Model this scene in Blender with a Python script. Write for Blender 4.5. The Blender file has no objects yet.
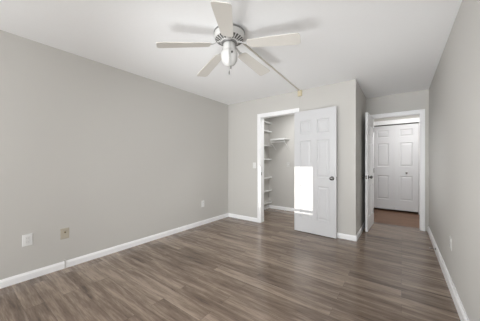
import bpy, bmesh, math, random
from mathutils import Vector, Matrix

random.seed(4)
S = bpy.context.scene
C = S.collection
PI = math.pi

# ------------------------------------------------------------------ camera
YAW, FPX, SHIFT_PX, CAM_H = 0.63684, 218.2, 1.43, 1.1925
cd = bpy.data.cameras.new('camera')
cam = bpy.data.objects.new('camera', cd)
C.objects.link(cam)
cam.location = (0, 0, CAM_H)
cam.rotation_euler = (PI / 2, 0, YAW)
cd.sensor_fit = 'HORIZONTAL'
cd.sensor_width = 36.0
cd.lens = FPX / 480.0 * 36.0
cd.shift_y = SHIFT_PX / 480.0
cd.clip_start = 0.02
S.camera = cam

# ------------------------------------------------------------------ light
S.view_settings.view_transform = 'Standard'
S.view_settings.look = 'None'
S.view_settings.gamma = 1.0
S.view_settings.use_curve_mapping = False
S.view_settings.exposure = 0.11

W = bpy.data.worlds.new('sky')
S.world = W
W.use_nodes = True
bgn = W.node_tree.nodes['Background']
sky = W.node_tree.nodes.new('ShaderNodeTexSky')
sky.sky_type = 'HOSEK_WILKIE'
sky.sun_direction = (-0.16, -0.96, 0.22)
sky.turbidity = 3.0
W.node_tree.links.new(sky.outputs['Color'], bgn.inputs['Color'])
bgn.inputs['Strength'].default_value = 0.6

SUN_TAN_AZ, SUN_TAN_EL = 0.115, 0.150
sd = bpy.data.lights.new('sun', 'SUN')
sun = bpy.data.objects.new('sun', sd)
C.objects.link(sun)
sun_dir = Vector((SUN_TAN_AZ, 1.0, -SUN_TAN_EL * math.sqrt(1 + SUN_TAN_AZ ** 2)))
sun.rotation_euler = sun_dir.to_track_quat('-Z', 'Y').to_euler()
sd.energy = 4.0
sd.angle = math.radians(0.12)
sd.color = (1.0, 0.96, 0.88)


def area(name, loc, direction, sx, sy, energy, color, spread=PI):
    l = bpy.data.lights.new(name, 'AREA')
    l.shape = 'RECTANGLE'
    l.size, l.size_y = sx, sy
    l.energy = energy
    l.color = color
    l.spread = spread
    o = bpy.data.objects.new(name, l)
    o.location = loc
    o.rotation_euler = Vector(direction).to_track_quat('-Z', 'Z').to_euler()
    C.objects.link(o)
    return o


area('daylight_added_window', (-0.70, -2.33, 1.15), (0, 1, 0), 1.80, 1.90, 72, (0.965, 0.985, 1.0))  # main fill, added as daylight in front of the added window
area('daylight_blind_window', (-2.40, -2.33, 1.60), (0.1, 1, 0), 1.06, 0.78, 14, (0.965, 0.985, 1.0), math.radians(110))
# soft fill lights added out of view, behind and beside the camera
area('fill_right', (0.10, -0.80, 1.30), (-0.6, 1, -0.1), 0.6, 0.6, 11.5, (0.965, 0.985, 1.0), math.radians(70))
area('fill_left', (-2.80, -0.30, 1.00), (3.2, 2.6, 0.0), 0.9, 0.9, 5.8, (0.965, 0.985, 1.0), math.radians(50))
area('fill_entry', (-2.85, 0.15, 1.00), (3.3, 3.9, 0.15), 0.4, 0.4, 1.4, (0.965, 0.985, 1.0), math.radians(20))
area('fill_far_ceiling', (-1.00, -2.20, 1.20), (0.22, 1, 0.17), 0.8, 0.8, 1.6, (0.965, 0.985, 1.0), math.radians(25))
area('fill_floor_left', (-1.70, -0.10, 0.25), (0.05, 1, 0.85), 0.9, 0.6, 4.2, (0.965, 0.985, 1.0), math.radians(60))
area('fill_floor_near', (-0.10, 0.10, 0.25), (0, 1, 0.75), 0.5, 0.5, 1.0, (0.965, 0.985, 1.0), math.radians(50))
area('hall_fill', (0.2, 5.35, 2.41), (0, 0, -1), 0.40, 0.40, 21, (0.99, 0.985, 0.98))  # unseen fill added to brighten the hall and doorway
area('closet_fill', (-1.6, 4.35, 2.41), (0, 0, -1), 0.25, 0.25, 15, (0.98, 0.985, 0.99))  # unseen fill added to light the closet interior


# ------------------------------------------------------------------ materials
def new_mat(name):
    m = bpy.data.materials.new(name)
    m.use_nodes = True
    nt = m.node_tree
    return m, nt, nt.nodes['Principled BSDF']


def node(nt, kind, **kw):
    n = nt.nodes.new(kind)
    for k, v in kw.items():
        setattr(n, k, v)
    return n


def paint(name, col, rough=0.5, scale=60.0, bump=0.05, var=0.03, metal=0.0, spec=0.5, dist=0.002):
    """painted / moulded surface: faint tone variation and a fine bump"""
    m, nt, b = new_mat(name)
    tc = node(nt, 'ShaderNodeTexCoord')
    n = node(nt, 'ShaderNodeTexNoise')
    n.inputs['Scale'].default_value = scale
    n.inputs['Detail'].default_value = 3
    nt.links.new(tc.outputs['Object'], n.inputs['Vector'])
    mx = node(nt, 'ShaderNodeMix', data_type='RGBA')
    mx.inputs['A'].default_value = (*[c * (1 - var) for c in col], 1)
    mx.inputs['B'].default_value = (*[min(1, c * (1 + var)) for c in col], 1)
    nt.links.new(n.outputs['Fac'], mx.inputs['Factor'])
    nt.links.new(mx.outputs['Result'], b.inputs['Base Color'])
    b.inputs['Roughness'].default_value = rough
    b.inputs['Metallic'].default_value = metal
    b.inputs['Specular IOR Level'].default_value = spec
    if bump:
        bp = node(nt, 'ShaderNodeBump')
        bp.inputs['Strength'].default_value = bump
        bp.inputs['Distance'].default_value = dist
        nt.links.new(n.outputs['Fac'], bp.inputs['Height'])
        nt.links.new(bp.outputs['Normal'], b.inputs['Normal'])
    return m


def floor_mat(name, dark, mid, light, rough):
    m, nt, b = new_mat(name)
    tc = node(nt, 'ShaderNodeTexCoord')
    br = node(nt, 'ShaderNodeTexBrick', offset=0.37, offset_frequency=2)
    br.inputs['Color1'].default_value = (0, 0, 0, 1)
    br.inputs['Color2'].default_value = (1, 1, 1, 1)
    br.inputs['Mortar'].default_value = (0.5, 0.5, 0.5, 1)
    br.inputs['Scale'].default_value = 1.0
    br.inputs['Mortar Size'].default_value = 0.0007
    br.inputs['Mortar Smooth'].default_value = 0.3
    br.inputs['Brick Width'].default_value = 1.22
    br.inputs['Row Height'].default_value = 0.126
    nt.links.new(tc.outputs['Object'], br.inputs['Vector'])
    bw = node(nt, 'ShaderNodeRGBToBW')
    nt.links.new(br.outputs['Color'], bw.inputs['Color'])
    # grain: noise drawn out along the plank, shifted per plank
    sep = node(nt, 'ShaderNodeSeparateXYZ')
    nt.links.new(tc.outputs['Object'], sep.inputs['Vector'])
    sh = node(nt, 'ShaderNodeMath', operation='MULTIPLY')
    sh.inputs[1].default_value = 37.0
    nt.links.new(bw.outputs['Val'], sh.inputs[0])

    def grain(sx, sy, detail):
        mxx = node(nt, 'ShaderNodeMath', operation='MULTIPLY_ADD')
        mxx.inputs[1].default_value = sx
        nt.links.new(sep.outputs['X'], mxx.inputs[0])
        nt.links.new(sh.outputs['Value'], mxx.inputs[2])
        myy = node(nt, 'ShaderNodeMath', operation='MULTIPLY')
        myy.inputs[1].default_value = sy
        nt.links.new(sep.outputs['Y'], myy.inputs[0])
        cb = node(nt, 'ShaderNodeCombineXYZ')
        nt.links.new(mxx.outputs['Value'], cb.inputs['X'])
        nt.links.new(myy.outputs['Value'], cb.inputs['Y'])
        n = node(nt, 'ShaderNodeTexNoise')
        n.inputs['Scale'].default_value = 1.0
        n.inputs['Detail'].default_value = detail
        n.inputs['Roughness'].default_value = 0.6
        n.inputs['Distortion'].default_value = 0.35
        nt.links.new(cb.outputs['Vector'], n.inputs['Vector'])
        return n
    g1 = grain(1.6, 17.0, 5)
    g2 = grain(9.0, 110.0, 3)
    a1 = node(nt, 'ShaderNodeMath', operation='MULTIPLY_ADD')   # 0.62*g1 + 0.22*tone
    a1.inputs[1].default_value = 0.13
    nt.links.new(bw.outputs['Val'], a1.inputs[0])
    a2 = node(nt, 'ShaderNodeMath', operation='MULTIPLY')
    a2.inputs[1].default_value = 0.64
    nt.links.new(g1.outputs['Fac'], a2.inputs[0])
    nt.links.new(a2.outputs['Value'], a1.inputs[2])
    a3 = node(nt, 'ShaderNodeMath', operation='MULTIPLY_ADD')
    a3.inputs[1].default_value = 0.26
    nt.links.new(g2.outputs['Fac'], a3.inputs[0])
    nt.links.new(a1.outputs['Value'], a3.inputs[2])
    cr = node(nt, 'ShaderNodeValToRGB')
    e = cr.color_ramp.elements
    e[0].position, e[0].color = 0.36, (*dark, 1)
    e[1].position, e[1].color = 0.64, (*light, 1)
    k = cr.color_ramp.elements.new(0.50)
    k.color = (*mid, 1)
    nt.links.new(a3.outputs['Value'], cr.inputs['Fac'])
    seam = node(nt, 'ShaderNodeMix', data_type='RGBA')
    seam.inputs['B'].default_value = (*[c * 0.45 for c in dark], 1)
    nt.links.new(br.outputs['Fac'], seam.inputs['Factor'])
    nt.links.new(cr.outputs['Color'], seam.inputs['A'])
    nt.links.new(seam.outputs['Result'], b.inputs['Base Color'])
    b.inputs['Roughness'].default_value = rough
    b.inputs['Specular IOR Level'].default_value = 0.4
    bp = node(nt, 'ShaderNodeBump')
    bp.inputs['Strength'].default_value = 0.12
    bp.inputs['Distance'].default_value = 0.001
    nt.links.new(a3.outputs['Value'], bp.inputs['Height'])
    nt.links.new(bp.outputs['Normal'], b.inputs['Normal'])
    return m


M = {
    'wall': paint('greige wall paint', (0.555, 0.540, 0.512), 0.75, 90, 0.10, 0.012, dist=0.003),
    'ceiling': paint('white textured ceiling', (0.94, 0.945, 0.95), 0.9, 55, 0.25, 0.015, dist=0.004),
    'trim': paint('white gloss trim paint', (0.90, 0.90, 0.905), 0.35, 30, 0.03, 0.01),
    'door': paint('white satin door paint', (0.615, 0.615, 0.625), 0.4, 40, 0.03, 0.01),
    'door_lightened': paint('door paint lightened against shade', (0.86, 0.86, 0.87), 0.4, 40, 0.03, 0.01),  # same door paint, lightened to make up for the shade in the recess
    'plate_pale': paint('greyish white plastic', (0.60, 0.59, 0.57), 0.45, 60, 0.02, 0.01),
    'shelf': paint('white shelf coating', (0.80, 0.80, 0.79), 0.45, 50, 0.03, 0.02),
    'floor': floor_mat('grey brown plank floor', (0.100, 0.073, 0.056), (0.212, 0.158, 0.120), (0.350, 0.278, 0.222), 0.21),
    'hall_floor': floor_mat('red brown plank floor', (0.100, 0.052, 0.030), (0.165, 0.090, 0.054), (0.220, 0.130, 0.082), 0.5),
    'strip': paint('dark transition strip', (0.10, 0.065, 0.05), 0.45, 40, 0.05, 0.08),
    'fan_white': paint('white enamel', (0.60, 0.595, 0.58), 0.5, 60, 0.02, 0.015),
    'fan_rim': paint('grey metal trim', (0.26, 0.26, 0.255), 0.35, 60, 0.02, 0.03, metal=0.6),
    'slot': paint('dark vent slot', (0.09, 0.09, 0.085), 0.7, 80, 0.02, 0.05),
    'blade': paint('pale washed wood blade', (0.68, 0.655, 0.61), 0.5, 24, 0.04, 0.03),
    'metal': paint('satin nickel', (0.20, 0.196, 0.19), 0.22, 90, 0.02, 0.05, metal=0.95),
    'chain': paint('dull chain metal', (0.22, 0.215, 0.20), 0.4, 120, 0.02, 0.06, metal=0.5),
    'raceway': paint('greige painted raceway', (0.62, 0.585, 0.52), 0.6, 70, 0.03, 0.02),
    'box_beige': paint('beige plastic', (0.60, 0.53, 0.36), 0.5, 60, 0.03, 0.03),
    'plate_white': paint('white plastic', (0.80, 0.80, 0.79), 0.4, 60, 0.02, 0.01),
    'plate_socket': paint('off white plastic', (0.74, 0.735, 0.72), 0.45, 60, 0.02, 0.01),
    'plate_beige': paint('beige wall plate plastic', (0.47, 0.425, 0.345), 0.45, 60, 0.02, 0.02),
    'black': paint('black slot', (0.03, 0.03, 0.03), 0.6, 60, 0.0, 0.05),
    'brass': paint('brass jack', (0.45, 0.34, 0.14), 0.35, 90, 0.02, 0.05, metal=0.9),
    'rubber': paint('grey rubber', (0.33, 0.33, 0.33), 0.6, 60, 0.03, 0.04),
    'slat': paint('white blind slat', (0.78, 0.78, 0.77), 0.5, 50, 0.02, 0.01),
}


# ------------------------------------------------------------------ mesh helpers
def box(bm, x0, x1, y0, y1, z0, z1):
    x0, x1 = min(x0, x1), max(x0, x1)
    y0, y1 = min(y0, y1), max(y0, y1)
    z0, z1 = min(z0, z1), max(z0, z1)
    v = [bm.verts.new((x, y, z)) for x in (x0, x1) for y in (y0, y1) for z in (z0, z1)]
    for f in ((0, 1, 3, 2), (4, 6, 7, 5), (0, 4, 5, 1), (2, 3, 7, 6), (0, 2, 6, 4), (1, 5, 7, 3)):
        bm.faces.new([v[i] for i in f])


def prism(bm, pts, axis, a0, a1):
    """extrude a closed 2-D profile along axis ('x','y','z') from a0 to a1"""
    def mk(p, a):
        if axis == 'x':
            return (a, p[0], p[1])
        if axis == 'y':
            return (p[0], a, p[1])
        return (p[0], p[1], a)
    A = [bm.verts.new(mk(p, a0)) for p in pts]
    B = [bm.verts.new(mk(p, a1)) for p in pts]
    n = len(pts)
    bm.faces.new(A)
    bm.faces.new(B[::-1])
    for i in range(n):
        bm.faces.new((A[i], B[i], B[(i + 1) % n], A[(i + 1) % n]))


def lathe(bm, prof, seg=32, mat=None):
    """revolve (r, z) profile about Z; ends closed when r == 0"""
    rings = []
    for r, z in prof:
        if r < 1e-6:
            rings.append([bm.verts.new((0, 0, z))])
        else:
            rings.append([bm.verts.new((r * math.cos(2 * PI * k / seg), r * math.sin(2 * PI * k / seg), z)) for k in range(seg)])
    for a, b in zip(rings[:-1], rings[1:]):
        for k in range(seg):
            k2 = (k + 1) % seg
            if len(a) == 1 and len(b) == 1:
                continue
            if len(a) == 1:
                bm.faces.new((a[0], b[k], b[k2]))
            elif len(b) == 1:
                bm.faces.new((a[k], b[0], a[k2]))
            else:
                bm.faces.new((a[k], b[k], b[k2], a[k2]))


def tube(bm, pts, r, seg=8):
    """round tube along a polyline"""
    pts = [Vector(p) for p in pts]
    rings = []
    up = None
    for i, p in enumerate(pts):
        t = (pts[min(i + 1, len(pts) - 1)] - pts[max(i - 1, 0)]).normalized()
        ref = Vector((0, 0, 1)) if abs(t.z) < 0.95 else Vector((1, 0, 0))
        u = t.cross(ref).normalized()
        w = t.cross(u).normalized()
        rings.append([bm.verts.new(p + (u * math.cos(2 * PI * k / seg) + w * math.sin(2 * PI * k / seg)) * r) for k in range(seg)])
    for a, b in zip(rings[:-1], rings[1:]):
        for k in range(seg):
            bm.faces.new((a[k], b[k], b[(k + 1) % seg], a[(k + 1) % seg]))
    bm.faces.new(rings[0])
    bm.faces.new(rings[-1][::-1])


def obj(name, bm, mat, parent=None, bevel=0.0, smooth=False, segs=2):
    bmesh.ops.recalc_face_normals(bm, faces=bm.faces[:])
    me = bpy.data.meshes.new(name)
    bm.to_mesh(me)
    bm.free()
    me.materials.append(M[mat])
    if smooth:
        for p in me.polygons:
            p.use_smooth = True
        me.set_sharp_from_angle(angle=math.radians(40))
    o = bpy.data.objects.new(name, me)
    C.objects.link(o)
    if parent:
        o.parent = parent
    if bevel:
        b = o.modifiers.new('bevel', 'BEVEL')
        b.width = bevel
        b.segments = segs
        b.limit_method = 'ANGLE'
    return o


def boxes(name, mat, lst, parent=None, bevel=0.0):
    bm = bmesh.new()
    for b in lst:
        box(bm, *b)
    return obj(name, bm, mat, parent, bevel)


def struct(o, label=None, cat=None):
    o['kind'] = 'structure'
    if label:
        o['label'] = label
    if cat:
        o['category'] = cat
    return o


def tag(o, label, cat, group=None):
    o['label'] = label
    o['category'] = cat
    if group:
        o['group'] = group
    return o


def empty(name, loc=(0, 0, 0), rotz=0.0):
    o = bpy.data.objects.new(name, None)
    o.empty_display_size = 0.1
    o.location = loc
    o.rotation_euler = (0, 0, rotz)
    C.objects.link(o)
    return o


# ------------------------------------------------------------------ plan (metres)
H = 2.44
XL, XR = -3.046, 0.378          # left and right wall faces
YN, YB = -2.40, 3.686           # near wall and back wall faces
XC, YR = -0.553, 4.93           # entry recess: left face and end face
T = 0.115
YC, XCL = 5.00, -2.77           # closet back wall and left wall
YH = 6.39                       # hall far wall
CO = (-2.217, -1.508, 2.062)    # closet opening x0, x1, head
HO = (-0.436, 0.259, 2.036)     # bedroom door opening
BO = (-0.600, 0.318, 2.096)     # hall closet opening
W1 = (-2.972, -1.862, 1.215, 2.080)   # window behind the camera, left
W2 = (-1.650, 0.250, 0.15, 2.10)

# floors and ceiling
struct(boxes('floor', 'floor', [(XL - T, XR + T, YN - T, 5.03, -0.10, 0.0)]),
       'grey-brown wood plank floor of the empty bedroom', 'floor')
struct(boxes('floor_hall', 'hall_floor', [(-1.70, 1.20, 5.03, 7.00, -0.10, 0.0)]),
       'reddish brown plank floor beyond the open bedroom door', 'floor')
struct(boxes('ceiling', 'ceiling', [(XL - T, 1.30, YN - T, 7.10, H, H + 0.1)]),
       'white textured ceiling above the bedroom', 'ceiling')

# walls
struct(boxes('wall_left', 'wall', [(XL - T, XL, YN - T, YB + T, 0, H)]), 'long plain greige wall on the left', 'wall')
struct(boxes('wall_right', 'wall', [(XR, XR + T, YN - T, YR + T, 0, H)]), 'plain greige wall along the right edge', 'wall')
struct(boxes('wall_back', 'wall', [
    (XL, CO[0] - 0.02, YB, YB + T, 0, H), (CO[1] + 0.02, XC, YB, YB + T, 0, H),
    (CO[0] - 0.02, CO[1] + 0.02, YB, YB + T, CO[2] + 0.02, H)]), 'greige back wall with the closet opening', 'wall')
struct(boxes('wall_recess_left', 'wall', [(XC - T, XC, YB + T, YR + T, 0, H)]), 'shaded greige side wall of the entry recess', 'wall')
struct(boxes('wall_recess_back', 'wall', [
    (XC, HO[0] - 0.02, YR, YR + T, 0, H), (HO[1] + 0.02, XR, YR, YR + T, 0, H),
    (HO[0] - 0.02, HO[1] + 0.02, YR, YR + T, HO[2] + 0.02, H)]), 'greige end wall of the recess around the bedroom doorway', 'wall')
struct(boxes('wall_near', 'wall', [
    (XL, W1[0], YN - T, YN, 0, H), (W1[1], W2[0], YN - T, YN, 0, H), (W2[1], XR, YN - T, YN, 0, H),
    (W1[0], W1[1], YN - T, YN, 0, W1[2]), (W1[0], W1[1], YN - T, YN, W1[3], H),
    (W2[0], W2[1], YN - T, YN, 0, W2[2]), (W2[0], W2[1], YN - T, YN, W2[3], H)]), 'greige window wall behind the viewpoint', 'wall')
struct(boxes('wall_closet_left', 'wall', [(XCL - 0.08, XCL, YB + T, YC + 0.08, 0, H)]), 'left side wall inside the closet', 'wall')
struct(boxes('wall_closet_back', 'wall', [(XCL, XC - T, YC, YC + 0.08, 0, H)]), 'back wall inside the closet', 'wall')
struct(boxes('wall_hall_far', 'wall', [
    (-1.70, BO[0] - 0.02, YH, YH + 0.1, 0, H), (BO[1] + 0.02, 1.20, YH, YH + 0.1, 0, H),
    (BO[0] - 0.02, BO[1] + 0.02, YH, YH + 0.1, BO[2] + 0.02, H)]), 'far hall wall around the white folding closet doors', 'wall')
struct(boxes('wall_hall_near', 'wall', [(-1.70, XC - T, YC + 0.08, YC + 0.12, 0, H), (XR + T, 1.20, YR, YR + T, 0, H)]))
struct(boxes('wall_hall_left', 'wall', [(-1.80, -1.70, 5.0, 7.0, 0, H)]))
struct(boxes('wall_hall_right', 'wall', [(1.20, 1.30, 4.9, 7.0, 0, H)]))
struct(boxes('wall_hall_closet', 'wall', [(-1.70, 1.20, 7.0, 7.08, 0, H), (-0.80, -0.72, YH + 0.1, 7.0, 0, H), (0.44, 0.52, YH + 0.1, 7.0, 0, H)]))

# baseboards: profile with an eased top, swept along each run
BH, BT = 0.078, 0.015


def base_profile(face, sgn, bh, bt):
    return [(face, 0), (face + sgn * bt, 0), (face + sgn * bt, bh - 0.022), (face + sgn * bt * 0.75, bh - 0.012),
            (face + sgn * bt * 0.45, bh), (face, bh)]


def baseboard(name, runs, label, bh=BH, bt=BT):
    bm = bmesh.new()
    for axis, face, sgn, a0, a1 in runs:
        prism(bm, base_profile(face, sgn, bh, bt), axis, a0, a1)
    # axis 'x': profile in (y,z); axis 'y': profile in (x,z)
    return struct(obj(name, bm, 'trim'), label, 'baseboard')


CW = 0.072          # casing width
baseboard('baseboard_left', [('y', XL, 1, YN, YB)], 'long white baseboard along the left wall')
baseboard('baseboard_right', [('y', XR, -1, YN, YR - 0.015)], 'white baseboard along the right wall', 0.094, 0.020)
baseboard('baseboard_back', [('x', YB, -1, XL + BT, CO[0] - CW), ('x', YB, -1, CO[1] + CW, XC + BT)],
          'white baseboard on the back wall beside the closet')
baseboard('baseboard_recess', [('y', XC, 1, YB, YR - 0.015)], 'white baseboard on the recess side wall')
baseboard('baseboard_closet', [('x', YC, -1, XCL, XC - T), ('y', XCL, 1, YB + T, YC - BT)], 'white baseboard inside the closet')


# door casings with jambs (one frame per opening)
def casing(name, o, y0, y1, label, cw=CW, back=True, top=None):
    x0, x1, h = o
    t = cw if top is None else top
    bm = bmesh.new()
    for yf, s in ((y0, -1), (y1, 1)):
        if s == 1 and not back:
            continue
        ya, yb = yf + s * 0.012, yf + s * 0.018
        # inner thin step, outer thicker band
        box(bm, x0 - cw, x0 - cw * 0.45, yf, yb, 0, h + t)
        box(bm, x0 - cw * 0.45, x0 - 0.004, yf, ya, 0, h + t * 0.45)
        box(bm, x1 + cw * 0.45, x1 + cw, yf, yb, 0, h + t)
        box(bm, x1 + 0.004, x1 + cw * 0.45, yf, ya, 0, h + t * 0.45)
        box(bm, x0 - cw * 0.45, x1 + cw * 0.45, yf, yb, h + t * 0.45, h + t)
        box(bm, x0 - 0.004, x1 + 0.004, yf, ya, h + 0.004, h + t * 0.45)
    box(bm, x0 - 0.02, x0, y0, y1, 0, h)
    box(bm, x1, x1 + 0.02, y0, y1, 0, h)
    box(bm, x0 - 0.02, x1 + 0.02, y0, y1, h, h + 0.02)
    return struct(obj(name, bm, 'trim', bevel=0.002), label, 'door casing')


casing('trim_1', CO, YB, YB + T, 'white casing around the closet opening')
casing('trim_2', HO, YR, YR + T, 'white casing around the bedroom doorway at the end of the recess', cw=0.068)
casing('trim_3', BO, YH, YH + 0.1, 'white casing around the folding doors in the hall', back=False, top=0.10)
bm = bmesh.new()
prism(bm, [(5.005, 0.0), (5.055, 0.0), (5.045, 0.006), (5.015, 0.006)], 'x', HO[0], HO[1])
struct(obj('trim_4', bm, 'strip'), 'dark floor transition strip in the bedroom doorway', 'threshold')


# ------------------------------------------------------------------ doors
def door_mesh(w, h, t, xs, zs):
    """moulded panel door: x 0..w, y 0..t, z 0..h; a panel in every (xs, zs) cell, both faces"""
    bm = bmesh.new()
    gx = [0.0] + [v for p in xs for v in p] + [w]
    gz = [0.0] + [v for p in zs for v in p] + [h]
    for yf, s in ((0.0, 1), (t, -1)):
        for i in range(len(gx) - 1):
            for j in range(len(gz) - 1):
                a, b, c, d = gx[i], gx[i + 1], gz[j], gz[j + 1]

                def ring(inset, depth):
                    y = yf + s * depth
                    return [bm.verts.new(p) for p in ((a + inset, y, c + inset), (b - inset, y, c + inset), (b - inset, y, d - inset), (a + inset, y, d - inset))]
                if i % 2 == 1 and j % 2 == 1:
                    R = [ring(0, 0), ring(0.009, 0.011), ring(0.024, 0.012), ring(0.046, 0.003)]
                    for p, q in zip(R[:-1], R[1:]):
                        for k in range(4):
                            bm.faces.new((p[k], p[(k + 1) % 4], q[(k + 1) % 4], q[k]))
                    bm.faces.new(R[-1])
                else:
                    bm.faces.new(ring(0, 0))
    # edges
    for q in (((0, 0), (0, t)), ((w, 0), (w, t))):
        vs = [bm.verts.new(p) for p in ((q[0][0], 0, 0), (q[0][0], t, 0), (q[0][0], t, h), (q[0][0], 0, h))]
        bm.faces.new(vs)
    for z in (0, h):
        bm.faces.new([bm.verts.new(p) for p in ((0, 0, z), (w, 0, z), (w, t, z), (0, t, z))])
    bmesh.ops.remove_doubles(bm, verts=bm.verts[:], dist=1e-5)
    return bm


def knob_mesh(scale=1.0):
    """door knob along +Z from its rose"""
    bm = bmesh.new()
    p = [(0, 0), (0.032, 0), (0.033, 0.004), (0.028, 0.009), (0.013, 0.012), (0.011, 0.022), (0.014, 0.030), (0.024, 0.036),
         (0.0275, 0.046), (0.026, 0.056), (0.018, 0.063), (0, 0.065)]
    lathe(bm, [(r * scale, z * scale) for r, z in p], 24)
    return bm


def hinge(parent, x, y, z):
    bm = bmesh.new()
    tube(bm, [(x, y, z - 0.045), (x, y, z + 0.045)], 0.006, 8)
    box(bm, x - 0.001, x + 0.022, y + 0.003, y + 0.005, z - 0.045, z + 0.045)
    return obj('hinge', bm, 'metal', parent)


RAILS = ((0.235, 0.790), (0.930, 1.545), (1.665, 1.885))


def panel_door(name, w, h, loc, rot, knob_faces, label):
    d = struct(empty(name, loc, rot), label, 'door')
    sw = 0.105
    mid = 0.095
    pw = (w - 2 * sw - mid) / 2
    xs = ((sw, sw + pw), (sw + pw + mid, w - sw))
    k = h / 2.05
    zs = tuple((a * k, b * k) for a, b in RAILS)
    obj('door_leaf', door_mesh(w, h, 0.035, xs, zs), 'door', d)
    for f in knob_faces:
        o = obj('door_knob', knob_mesh(), 'metal', d, smooth=True)
        o['label'] = 'satin nickel round door knob'
        o.location = (w - 0.062, 0.0 if f < 0 else 0.035, 0.925)
        o.rotation_euler = (PI / 2 if f < 0 else -PI / 2, 0, 0)
    bm = bmesh.new()
    box(bm, w - 0.0005, w + 0.0012, 0.006, 0.029, 0.925 - 0.028, 0.925 + 0.028)
    obj('latch_plate', bm, 'metal', d)
    return d


# closet door swung right back against the wall; local x runs from the hinge to the knob edge
ang = math.atan2(3.588 - 3.622, 0.69)
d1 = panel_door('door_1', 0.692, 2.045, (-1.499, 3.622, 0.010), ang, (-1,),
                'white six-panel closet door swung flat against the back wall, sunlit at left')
for z in (0.25, 1.02, 1.82):
    hinge(d1, -0.006, 0.030, z)

# bedroom door standing open along the recess wall
hx, hy = -0.431, 4.925
ex, ey = -0.459, 4.252
ang2 = math.atan2(ey - hy, ex - hx)
# local +y must point to the wall side (-x world); leaf thickness runs that way
d2 = struct(empty('door_2', (hx, hy, 0.008), ang2), 'white bedroom door standing open, edge on, beside the recess wall', 'door')
w2, h2 = 0.674, 2.024
sw, mid = 0.1, 0.09
pw = (w2 - 2 * sw - mid) / 2
leaf = door_mesh(w2, h2, 0.035, ((sw, sw + pw), (sw + pw + mid, w2 - sw)), tuple((a * h2 / 2.05, b * h2 / 2.05) for a, b in RAILS))
bmesh.ops.translate(leaf, verts=leaf.verts[:], vec=(0, -0.035, 0))
obj('door_leaf', leaf, 'door_lightened', d2)
for f in (-1, 1):
    o = obj('door_knob', knob_mesh(), 'metal', d2, smooth=True)
    o['label'] = 'satin nickel round door knob'
    o.location = (w2 - 0.062, -0.035 if f < 0 else 0.0, 0.925)
    o.rotation_euler = (PI / 2 if f < 0 else -PI / 2, 0, 0)
bm = bmesh.new()
box(bm, w2 - 0.0005, w2 + 0.0012, -0.029, -0.006, 0.897, 0.953)
obj('latch_plate', bm, 'metal', d2)
for z in (0.25, 1.02, 1.80):
    hinge(d2, -0.004, 0.004, z)

# folding closet doors across the hall: two leaves, three panels each
d3 = struct(empty('door_3', (BO[0] + 0.004, YH + 0.022, 0.0)), 'white folding closet door pair across the hall, seen through the doorway', 'door')
lw = 0.453
for k in range(2):
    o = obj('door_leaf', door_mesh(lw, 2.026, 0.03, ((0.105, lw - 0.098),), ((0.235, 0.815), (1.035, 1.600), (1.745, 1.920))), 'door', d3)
    o.location = (k * (lw + 0.004), 0, 0.046)
o = obj('door_knob', knob_mesh(0.62), 'metal', d3, smooth=True)
o['label'] = 'small round pull knob'
o.location = (lw + 0.004 + 0.235, 0, 0.935)
o.rotation_euler = (PI / 2, 0, 0)
boxes('track', 'slot', [(0.0, BO[1] - BO[0] - 0.008, 0.004, 0.030, 2.086, 2.096)], d3)


# ------------------------------------------------------------------ windows and blind behind the camera
def window(name, w, label):
    x0, x1, z0, z1 = w
    root = struct(empty(name, ((x0 + x1) / 2, YN, z0)), label, 'window')
    cx = (x0 + x1) / 2
    f = 0.004
    boxes('window_frame', 'trim', [
        (x0 - 0.03 - cx, x0 + f - cx, -T, 0.014, -0.03, z1 - z0 + 0.03), (x1 - f - cx, x1 + 0.03 - cx, -T, 0.014, -0.03, z1 - z0 + 0.03),
        (x0 + f - cx, x1 - f - cx, -T, 0.014, z1 - z0 - f, z1 - z0 + 0.03), (x0 + f - cx, x1 - f - cx, -T, 0.03, -0.03, f)], root, 0.002)
    return root


window('window_1', W1, 'white framed window behind the viewpoint, with a lowered blind')
window('window_added', W2, 'added large white framed window behind the viewpoint, with a drawn shade')  # unseen window, added for more daylight
bl = tag(empty('window_blind', ((W1[0] + W1[1]) / 2, YN - 0.06, W1[3] - 0.02)),
         'white horizontal slat blind hanging in the window behind the viewpoint', 'blind')
hw = (W1[1] - W1[0]) / 2 - 0.012
boxes('head_rail', 'slat', [(-hw, hw, -0.025, 0.025, -0.03, 0.012)], bl)
boxes('bottom_rail', 'slat', [(-hw, hw, -0.022, 0.022, 1.258 - W1[3] + 0.02, 1.297 - W1[3] + 0.02)], bl)
bm = bmesh.new()
z = 1.333
while z < W1[3] - 0.06:
    zz = z - W1[3] + 0.02
    prism(bm, [(-0.022, zz), (0.0, zz + 0.003), (0.022, zz), (0.022, zz + 0.0022), (0.0, zz + 0.0052), (-0.022, zz + 0.0022)], 'x', -hw, hw)
    z += 0.041
obj('slats', bm, 'slat', bl)
for x in (-hw * 0.7, 0, hw * 0.7):
    bm = bmesh.new()
    tube(bm, [(x, 0.024, -0.03), (x, 0.024, 1.270 - W1[3] + 0.02)], 0.001, 5)
    obj('ladder_cord', bm, 'slat', bl)
sh_ = tag(empty('sun_block_shade', ((W2[0] + W2[1]) / 2, YN - 0.03, W2[3] - 0.03)),  # unseen shade, added to keep sun off the recess
          'white roller shade added to block the sun at the large window behind the viewpoint', 'shade')
hw = (W2[1] - W2[0]) / 2 - 0.008
bm = bmesh.new()
tube(bm, [(-hw, 0, 0), (hw, 0, 0)], 0.022, 14)
obj('roller', bm, 'slat', sh_, smooth=True)
boxes('shade_cloth', 'slat', [(-hw, hw, 0.020, 0.022, W2[2] - W2[3] + 0.045, 0.0)], sh_)
boxes('hem_bar', 'slat', [(-hw, hw, 0.015, 0.027, W2[2] - W2[3] + 0.036, W2[2] - W2[3] + 0.058)], sh_)

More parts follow.
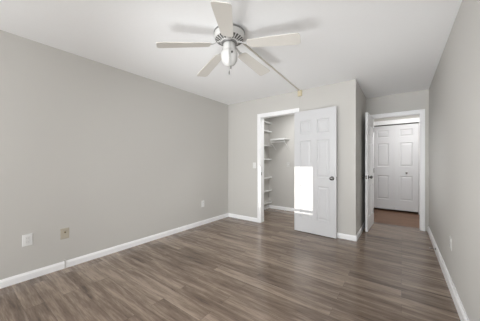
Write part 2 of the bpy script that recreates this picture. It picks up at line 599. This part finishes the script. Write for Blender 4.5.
# ------------------------------------------------------------------ ceiling fan
FX, FY = -1.312, 1.604
fan = tag(empty('ceiling_fan', (FX, FY, H)), 'white five-blade ceiling fan mounted close to the ceiling', 'ceiling fan')
# every z below is relative to the ceiling
bm = bmesh.new()
lathe(bm, [(0, 0), (0.118, 0), (0.128, -0.004), (0.132, -0.012), (0.140, -0.016), (0.143, -0.026), (0.143, -0.070), (0.139, -0.080),
           (0.136, -0.088), (0.080, -0.116), (0.076, -0.118), (0, -0.118)], 56)
mh = obj('motor_housing', bm, 'fan_white', fan, smooth=True)
bm = bmesh.new()
lathe(bm, [(0.1425, -0.022), (0.1465, -0.025), (0.1465, -0.037), (0.1425, -0.040)], 56)
obj('rim_band', bm, 'fan_rim', mh, smooth=True)
bm = bmesh.new()
for k in range(24):
    a = 2 * PI * k / 24
    ca, sa = math.cos(a), math.sin(a)
    n = Vector((-sa, ca, 0))
    P0, P1 = Vector((0.131 * ca, 0.131 * sa, -0.0905)), Vector((0.086 * ca, 0.086 * sa, -0.1130))
    for dz in (0.0,):
        w0, w1 = 0.0105, 0.0068
        top = [P0 + n * w0, P0 - n * w0, P1 - n * w1, P1 + n * w1]
        up = [bm.verts.new(p + Vector((0, 0, 0.004))) for p in top]
        dn = [bm.verts.new(p + Vector((0, 0, -0.0012))) for p in top]
        bm.faces.new(up)
        bm.faces.new(dn[::-1])
        for i in range(4):
            bm.faces.new((up[i], dn[i], dn[(i + 1) % 4], up[(i + 1) % 4]))
o = obj('vent_slots', bm, 'slot', mh)
o['label'] = 'dark radial cooling slots'
bm = bmesh.new()
lathe(bm, [(0, -0.116), (0.074, -0.116), (0.076, -0.120), (0.070, -0.128), (0, -0.128)], 40)
obj('flywheel', bm, 'fan_rim', fan, smooth=True)
bm = bmesh.new()
lathe(bm, [(0, -0.126), (0.050, -0.126), (0.056, -0.134), (0.058, -0.170), (0.060, -0.200), (0.070, -0.206), (0.078, -0.222), (0.078, -0.262), (0.071, -0.292), (0.055, -0.318),
           (0.030, -0.334), (0.010, -0.340), (0, -0.3405)], 40)
sh = obj('switch_housing', bm, 'fan_white', fan, smooth=True)
# reverse switch on the side that faces the room
bm = bmesh.new()
va = math.atan2(-FY, -FX) + 0.30
px, py = math.cos(va), math.sin(va)
tube(bm, [(px * 0.070, py * 0.070, -0.240), (px * 0.086, py * 0.086, -0.240)], 0.009, 10)
o = obj('reverse_switch', bm, 'slot', sh)
for k, (da, zt, zb) in enumerate(((-0.02, -0.135, -0.425), (0.16, -0.135, -0.375))):
    a = math.atan2(-FY, -FX) + da
    bm = bmesh.new()
    cx, cy = math.cos(a), math.sin(a)
    tube(bm, [(cx * 0.057, cy * 0.057, zt), (cx * 0.076, cy * 0.076, zt - 0.012), (cx * 0.081, cy * 0.081, zt - 0.04), (cx * 0.081, cy * 0.081, zb)], 0.0020, 6)
    chn = obj('pull_chain', bm, 'chain', fan)
    bm = bmesh.new()
    lathe(bm, [(0, 0.012), (0.003, 0.010), (0.006, -0.006), (0.006, -0.022), (0, -0.026)], 12)
    o = obj('chain_pull', bm, 'chain', chn, smooth=True)
    o.location = (cx * 0.081, cy * 0.081, zb)

BLADE_L0, BLADE_L1 = 0.178, 0.655
DROOP, PITCH = math.radians(5.5), math.radians(-9)


def blade_mesh():
    bm = bmesh.new()
    n = 10
    out = []
    L = BLADE_L1 - BLADE_L0
    def half(u):
        return 0.052 + 0.019 * min(1, u * 1.15)
    top = [(BLADE_L0 + L * u, half(u)) for u in [0.035 + 0.90 * i / n for i in range(n + 1)]]
    rc = 0.030
    hw_ = half(1.0)
    arc = [(BLADE_L1 - rc + rc * math.sin(a), hw_ - rc + rc * math.cos(a)) for a in [PI / 2 * i / 6 for i in range(1, 7)]]
    root = [(BLADE_L0, 0.026), (BLADE_L0 + 0.006, 0.040)]
    up = root + top + arc
    pts = up + [(x, -y) for x, y in reversed(up)]
    prism(bm, pts, 'z', -0.003, 0.003)
    return bm


def iron_mesh():
    """blade iron: arm from the flywheel that drops in an S and ends in a flared three-lobe plate"""
    bm = bmesh.new()
    st = [(0.060, 0.017, 0.036, 0.005), (0.085, 0.013, 0.036, 0.005), (0.110, 0.009, 0.032, 0.005), (0.135, 0.008, 0.022, 0.005), (0.155, 0.010, 0.015, 0.005),
          (0.175, 0.018, 0.0125, 0.003), (0.195, 0.030, 0.0125, 0.003), (0.225, 0.036, 0.0125, 0.003), (0.250, 0.024, 0.0125, 0.003), (0.268, 0.010, 0.0125, 0.003)]
    rows = []
    for x, hw_, zc, ht in st:
        rows.append([bm.verts.new(p) for p in ((x, -hw_, zc - ht - 0.006), (x, hw_, zc - ht - 0.006), (x, hw_, zc - 0.006), (x, -hw_, zc - 0.006))])
    for a, b in zip(rows[:-1], rows[1:]):
        for k in range(4):
            bm.faces.new((a[k], a[(k + 1) % 4], b[(k + 1) % 4], b[k]))
    bm.faces.new(rows[0])
    bm.faces.new(rows[-1][::-1])
    return bm


def blade_matrix(a, pitch, droop):
    # drop outwards about the root, pitch about the blade's own axis
    return (Matrix.Rotation(a, 4, 'Z') @ Matrix.Translation((0.10, 0, -0.150)) @ Matrix.Rotation(droop, 4, 'Y')
            @ Matrix.Translation((-0.10, 0, 0)) @ Matrix.Rotation(pitch, 4, 'X'))


blade_me = None
for k in range(5):
    a = math.radians(16.3 + 72 * k)
    if blade_me is None:
        b = obj('blade', blade_mesh(), 'blade', fan, bevel=0.0015)
        irn = obj('blade_iron', iron_mesh(), 'fan_white', b)
        irn['label'] = 'curved white bracket holding the blade'
        blade_me = (b, irn)
    else:
        b = blade_me[0].copy()
        C.objects.link(b)
        b.parent = fan
        irn = blade_me[1].copy()
        C.objects.link(irn)
        irn.parent = b
    b.matrix_local = blade_matrix(a, PITCH, DROOP + math.radians((0.2, 0.0, 2.2, 3.2, 0.5)[k]))
    b['label'] = 'pale washed wood fan blade'

# ------------------------------------------------------------------ surface raceway feeding the fan
ry0 = FY + 0.125
bm = bmesh.new()
p0, p1 = Vector((FX - 0.012, ry0, H)), Vector((-1.428, YB - 0.012, H))
dr = (p1 - p0).normalized()
nr = Vector((-dr.y, dr.x, 0)) * 0.0105
rows = []
for p in (p0, p1):
    rows.append([bm.verts.new(p + nr * s + Vector((0, 0, zz))) for s, zz in ((1, 0), (1, -0.008), (0.6, -0.0125), (-0.6, -0.0125), (-1, -0.008), (-1, 0))])
for i in range(6):
    bm.faces.new((rows[0][i], rows[0][(i + 1) % 6], rows[1][(i + 1) % 6], rows[1][i]))
bm.faces.new(rows[0])
bm.faces.new(rows[1][::-1])
rc = tag(obj('cable_raceway', bm, 'raceway'), 'thin greige cable raceway running along the ceiling from the fan to the back wall', 'cable raceway')
jb = tag(empty('junction_box', (-1.420, YB, 2.385)), 'small beige junction box at the top of the back wall where the raceway ends', 'junction box')
boxes('box_body', 'box_beige', [(-0.036, 0.036, -0.030, 0.0, -0.048, 0.053)], jb, 0.004)
boxes('box_lid', 'box_beige', [(-0.030, 0.030, -0.034, -0.030, -0.042, 0.046)], jb, 0.002)
boxes('cable_entry', 'raceway', [(-0.012, 0.012, -0.042, -0.030, 0.028, 0.052)], jb, 0.002)
wr = tag(boxes('wall_raceway', 'wall', [(-1.432, -1.408, YB - 0.010, YB, CO[2] + CW, 2.337)], None, 0.002),
         'wall-coloured cable raceway dropping from the beige box to the closet casing', 'cable raceway')


# ------------------------------------------------------------------ wall plates
def plate_root(name, loc, facing, label, cat, group=None):
    """facing: '+x' plate on the left wall, '-x' on the right wall, '-y' on a back wall; local: width x, out -y, up z"""
    rot = {'-y': 0.0, '+x': PI / 2, '-x': -PI / 2}[facing]
    return tag(empty(name, loc, rot), label, cat, group)


def plate_body(root, w, h, mat):
    bm = bmesh.new()
    t = 0.006
    pts = [(-w / 2, h / 2), (w / 2, h / 2), (w / 2, -h / 2), (-w / 2, -h / 2)]
    A = [bm.verts.new((x, 0, z)) for x, z in pts]
    B = [bm.verts.new((x, -t * 0.5, z)) for x, z in pts]
    Cc = [bm.verts.new((x - math.copysign(0.004, x), -t, z - math.copysign(0.004, z))) for x, z in pts]
    for P, Q in ((A, B), (B, Cc)):
        for i in range(4):
            bm.faces.new((P[i], P[(i + 1) % 4], Q[(i + 1) % 4], Q[i]))
    bm.faces.new(Cc)
    bm.faces.new(A[::-1])
    return obj('cover_plate', bm, mat, root)


def outlet(loc, facing, label, w=0.074, h=0.122, mat='plate_white', smat='plate_socket'):
    r = plate_root('wall_outlet', loc, facing, label, 'outlet')
    plate_body(r, w, h, mat)
    for s in (-1, 1):
        bm = bmesh.new()
        pts = []
        for k in range(20):
            a = 2 * PI * k / 20
            x, z = 0.0175 * math.cos(a), 0.0175 * math.sin(a)
            pts.append((x, max(-0.0135, min(0.0135, z)) + s * 0.0235))
        prism(bm, pts, 'y', -0.0085, -0.005)
        so = obj('socket', bm, smat, r)
        for q in ((-0.0075, -0.0055, -0.0092, -0.0080, s * 0.0235 - 0.001, s * 0.0235 + 0.007), (0.0055, 0.0075, -0.0092, -0.0080, s * 0.0235 - 0.001, s * 0.0235 + 0.007),
                  (-0.002, 0.002, -0.0092, -0.0080, s * 0.0235 - 0.010, s * 0.0235 - 0.006)):
            boxes('socket_slot', 'black', [q], so)
    return r


def switch(loc, label, mat='plate_white'):
    r = plate_root('light_switch', loc, '-y', label, 'light switch')
    plate_body(r, 0.072, 0.116, mat)
    boxes('switch_surround', 'plate_socket', [(-0.006, 0.006, -0.0068, -0.005, -0.013, 0.013)], r)
    bm = bmesh.new()
    prism(bm, [(-0.006, -0.006), (-0.017, 0.006), (-0.015, 0.010), (-0.006, 0.006)], 'x', -0.004, 0.004)
    obj('toggle', bm, 'plate_white', r)
    return r


# nearest pair on the left wall
r = plate_root('wall_outlet', (XL, 0.497, 0.402), '+x', 'white wall plate low on the left wall, nearest the left edge', 'outlet')
plate_body(r, 0.078, 0.118, 'plate_white')
o = boxes('socket_insert', 'plate_socket', [(-0.018, 0.018, -0.0085, -0.005, -0.036, 0.036)], r, 0.001)
for x in (-0.007, 0.007):
    for zz in (-0.019, 0.019):
        boxes('socket_slot', 'rubber', [(x - 0.001, x + 0.001, -0.0090, -0.0082, zz - 0.004, zz + 0.004)], o)
r = plate_root('coax_plate', (XL, 0.802, 0.388), '+x', 'beige cable jack plate low on the left wall beside the white plate', 'wall plate')
plate_body(r, 0.078, 0.118, 'plate_beige')
bm = bmesh.new()
tube(bm, [(0, -0.005, 0.014), (0, -0.010, 0.014)], 0.009, 6)
cj = obj('jack_nut', bm, 'brass', r)
bm = bmesh.new()
tube(bm, [(0, -0.010, 0.014), (0, -0.018, 0.014)], 0.0055, 10)
obj('jack_barrel', bm, 'black', cj)
outlet((XL, 2.925, 0.396), '+x', 'small white outlet low on the left wall towards the far corner', smat='plate_white')
outlet((XR, 2.850, 0.425), '-x', 'pale outlet low on the right wall', mat='plate_pale', smat='plate_pale')
switch((-2.366, YB, 1.122), 'white light switch on the back wall, left of the closet opening', 'plate_socket')
switch((-2.225, YC, 1.130), 'light switch on the closet back wall, seen beside the open door edge', 'plate_pale')

# little stub over the baseboard below the beige jack plate
st = tag(boxes('cable_clip', 'plate_pale', [(XL, XL + 0.021, 0.796, 0.808, 0.004, 0.096)], None, 0.003),
         'small upright cable clip over the left baseboard below the beige jack plate', 'cable clip')

# spring door stop on the right baseboard
ds = tag(empty('door_stop', (XR - 0.020, 3.77, 0.066)), 'small grey door stop on the right baseboard near the doorway', 'door stop')
bm = bmesh.new()
lathe(bm, [(0, 0), (0.012, 0), (0.012, 0.004), (0.006, 0.006), (0, 0.006)], 16)
o = obj('mount', bm, 'metal', ds, smooth=True)
o.rotation_euler = (0, -PI / 2, 0)
bm = bmesh.new()
pts = [(-0.006 - 0.045 * i / 72, 0.0045 * math.cos(2 * PI * i / 9), 0.0045 * math.sin(2 * PI * i / 9)) for i in range(73)]
tube(bm, pts, 0.0013, 5)
obj('spring', bm, 'metal', ds)
bm = bmesh.new()
tube(bm, [(-0.050, 0, 0), (-0.064, 0, 0)], 0.0075, 12)
obj('bumper', bm, 'rubber', ds)

# strike plate on the closet jamb
tag(boxes('strike_plate', 'metal', [(CO[0], CO[0] + 0.0022, YB + 0.012, YB + 0.036, 0.93, 0.99)]),
    'metal strike plate on the left jamb of the closet opening', 'strike plate')

# ------------------------------------------------------------------ closet fittings
names = ['topmost', 'second from the top', 'third from the top', 'fourth from the top', 'third from the bottom', 'second from the bottom', 'lowest']
for zz, nm in zip((2.185, 1.965, 1.600, 1.262, 0.800, 0.468, 0.165), names):
    t = tag(empty('closet_shelf', (XCL, (YB + T + YC) / 2 + 0.1, zz)),
            'narrow white ledge shelf on the closet left wall, %s' % nm, 'shelf', 'narrow shelves on the closet left wall')
    hl = (YC - YB - T) / 2 - 0.1
    boxes('shelf_board', 'shelf', [(0, 0.085, -hl, hl, -0.016, 0.0)], t, 0.0015)
    boxes('front_lip', 'shelf', [(0.085, 0.093, -hl, hl, -0.018, 0.012)], t, 0.0015)
hs = tag(empty('closet_shelf', (-2.40, YC, 1.745)), 'deep white hanging shelf with a rod on the closet back wall', 'shelf')
boxes('shelf_board', 'shelf', [(-0.165, 0.21, -0.285, 0.0, -0.010, 0.006)], hs, 0.002)
boxes('front_lip', 'shelf', [(-0.165, 0.21, -0.293, -0.285, -0.028, 0.008)], hs, 0.002)
bm = bmesh.new()
tube(bm, [(-0.165, -0.262, -0.075), (0.21, -0.262, -0.075)], 0.010, 14)
obj('hanging_rod', bm, 'shelf', hs, smooth=True)
for x in (-0.155, 0.200):
    bm = bmesh.new()
    tube(bm, [(x, -0.004, -0.25), (x, -0.262, -0.085), (x, -0.280, -0.060), (x, -0.286, -0.012)], 0.005, 8)
    obj('bracket', bm, 'shelf', hs)
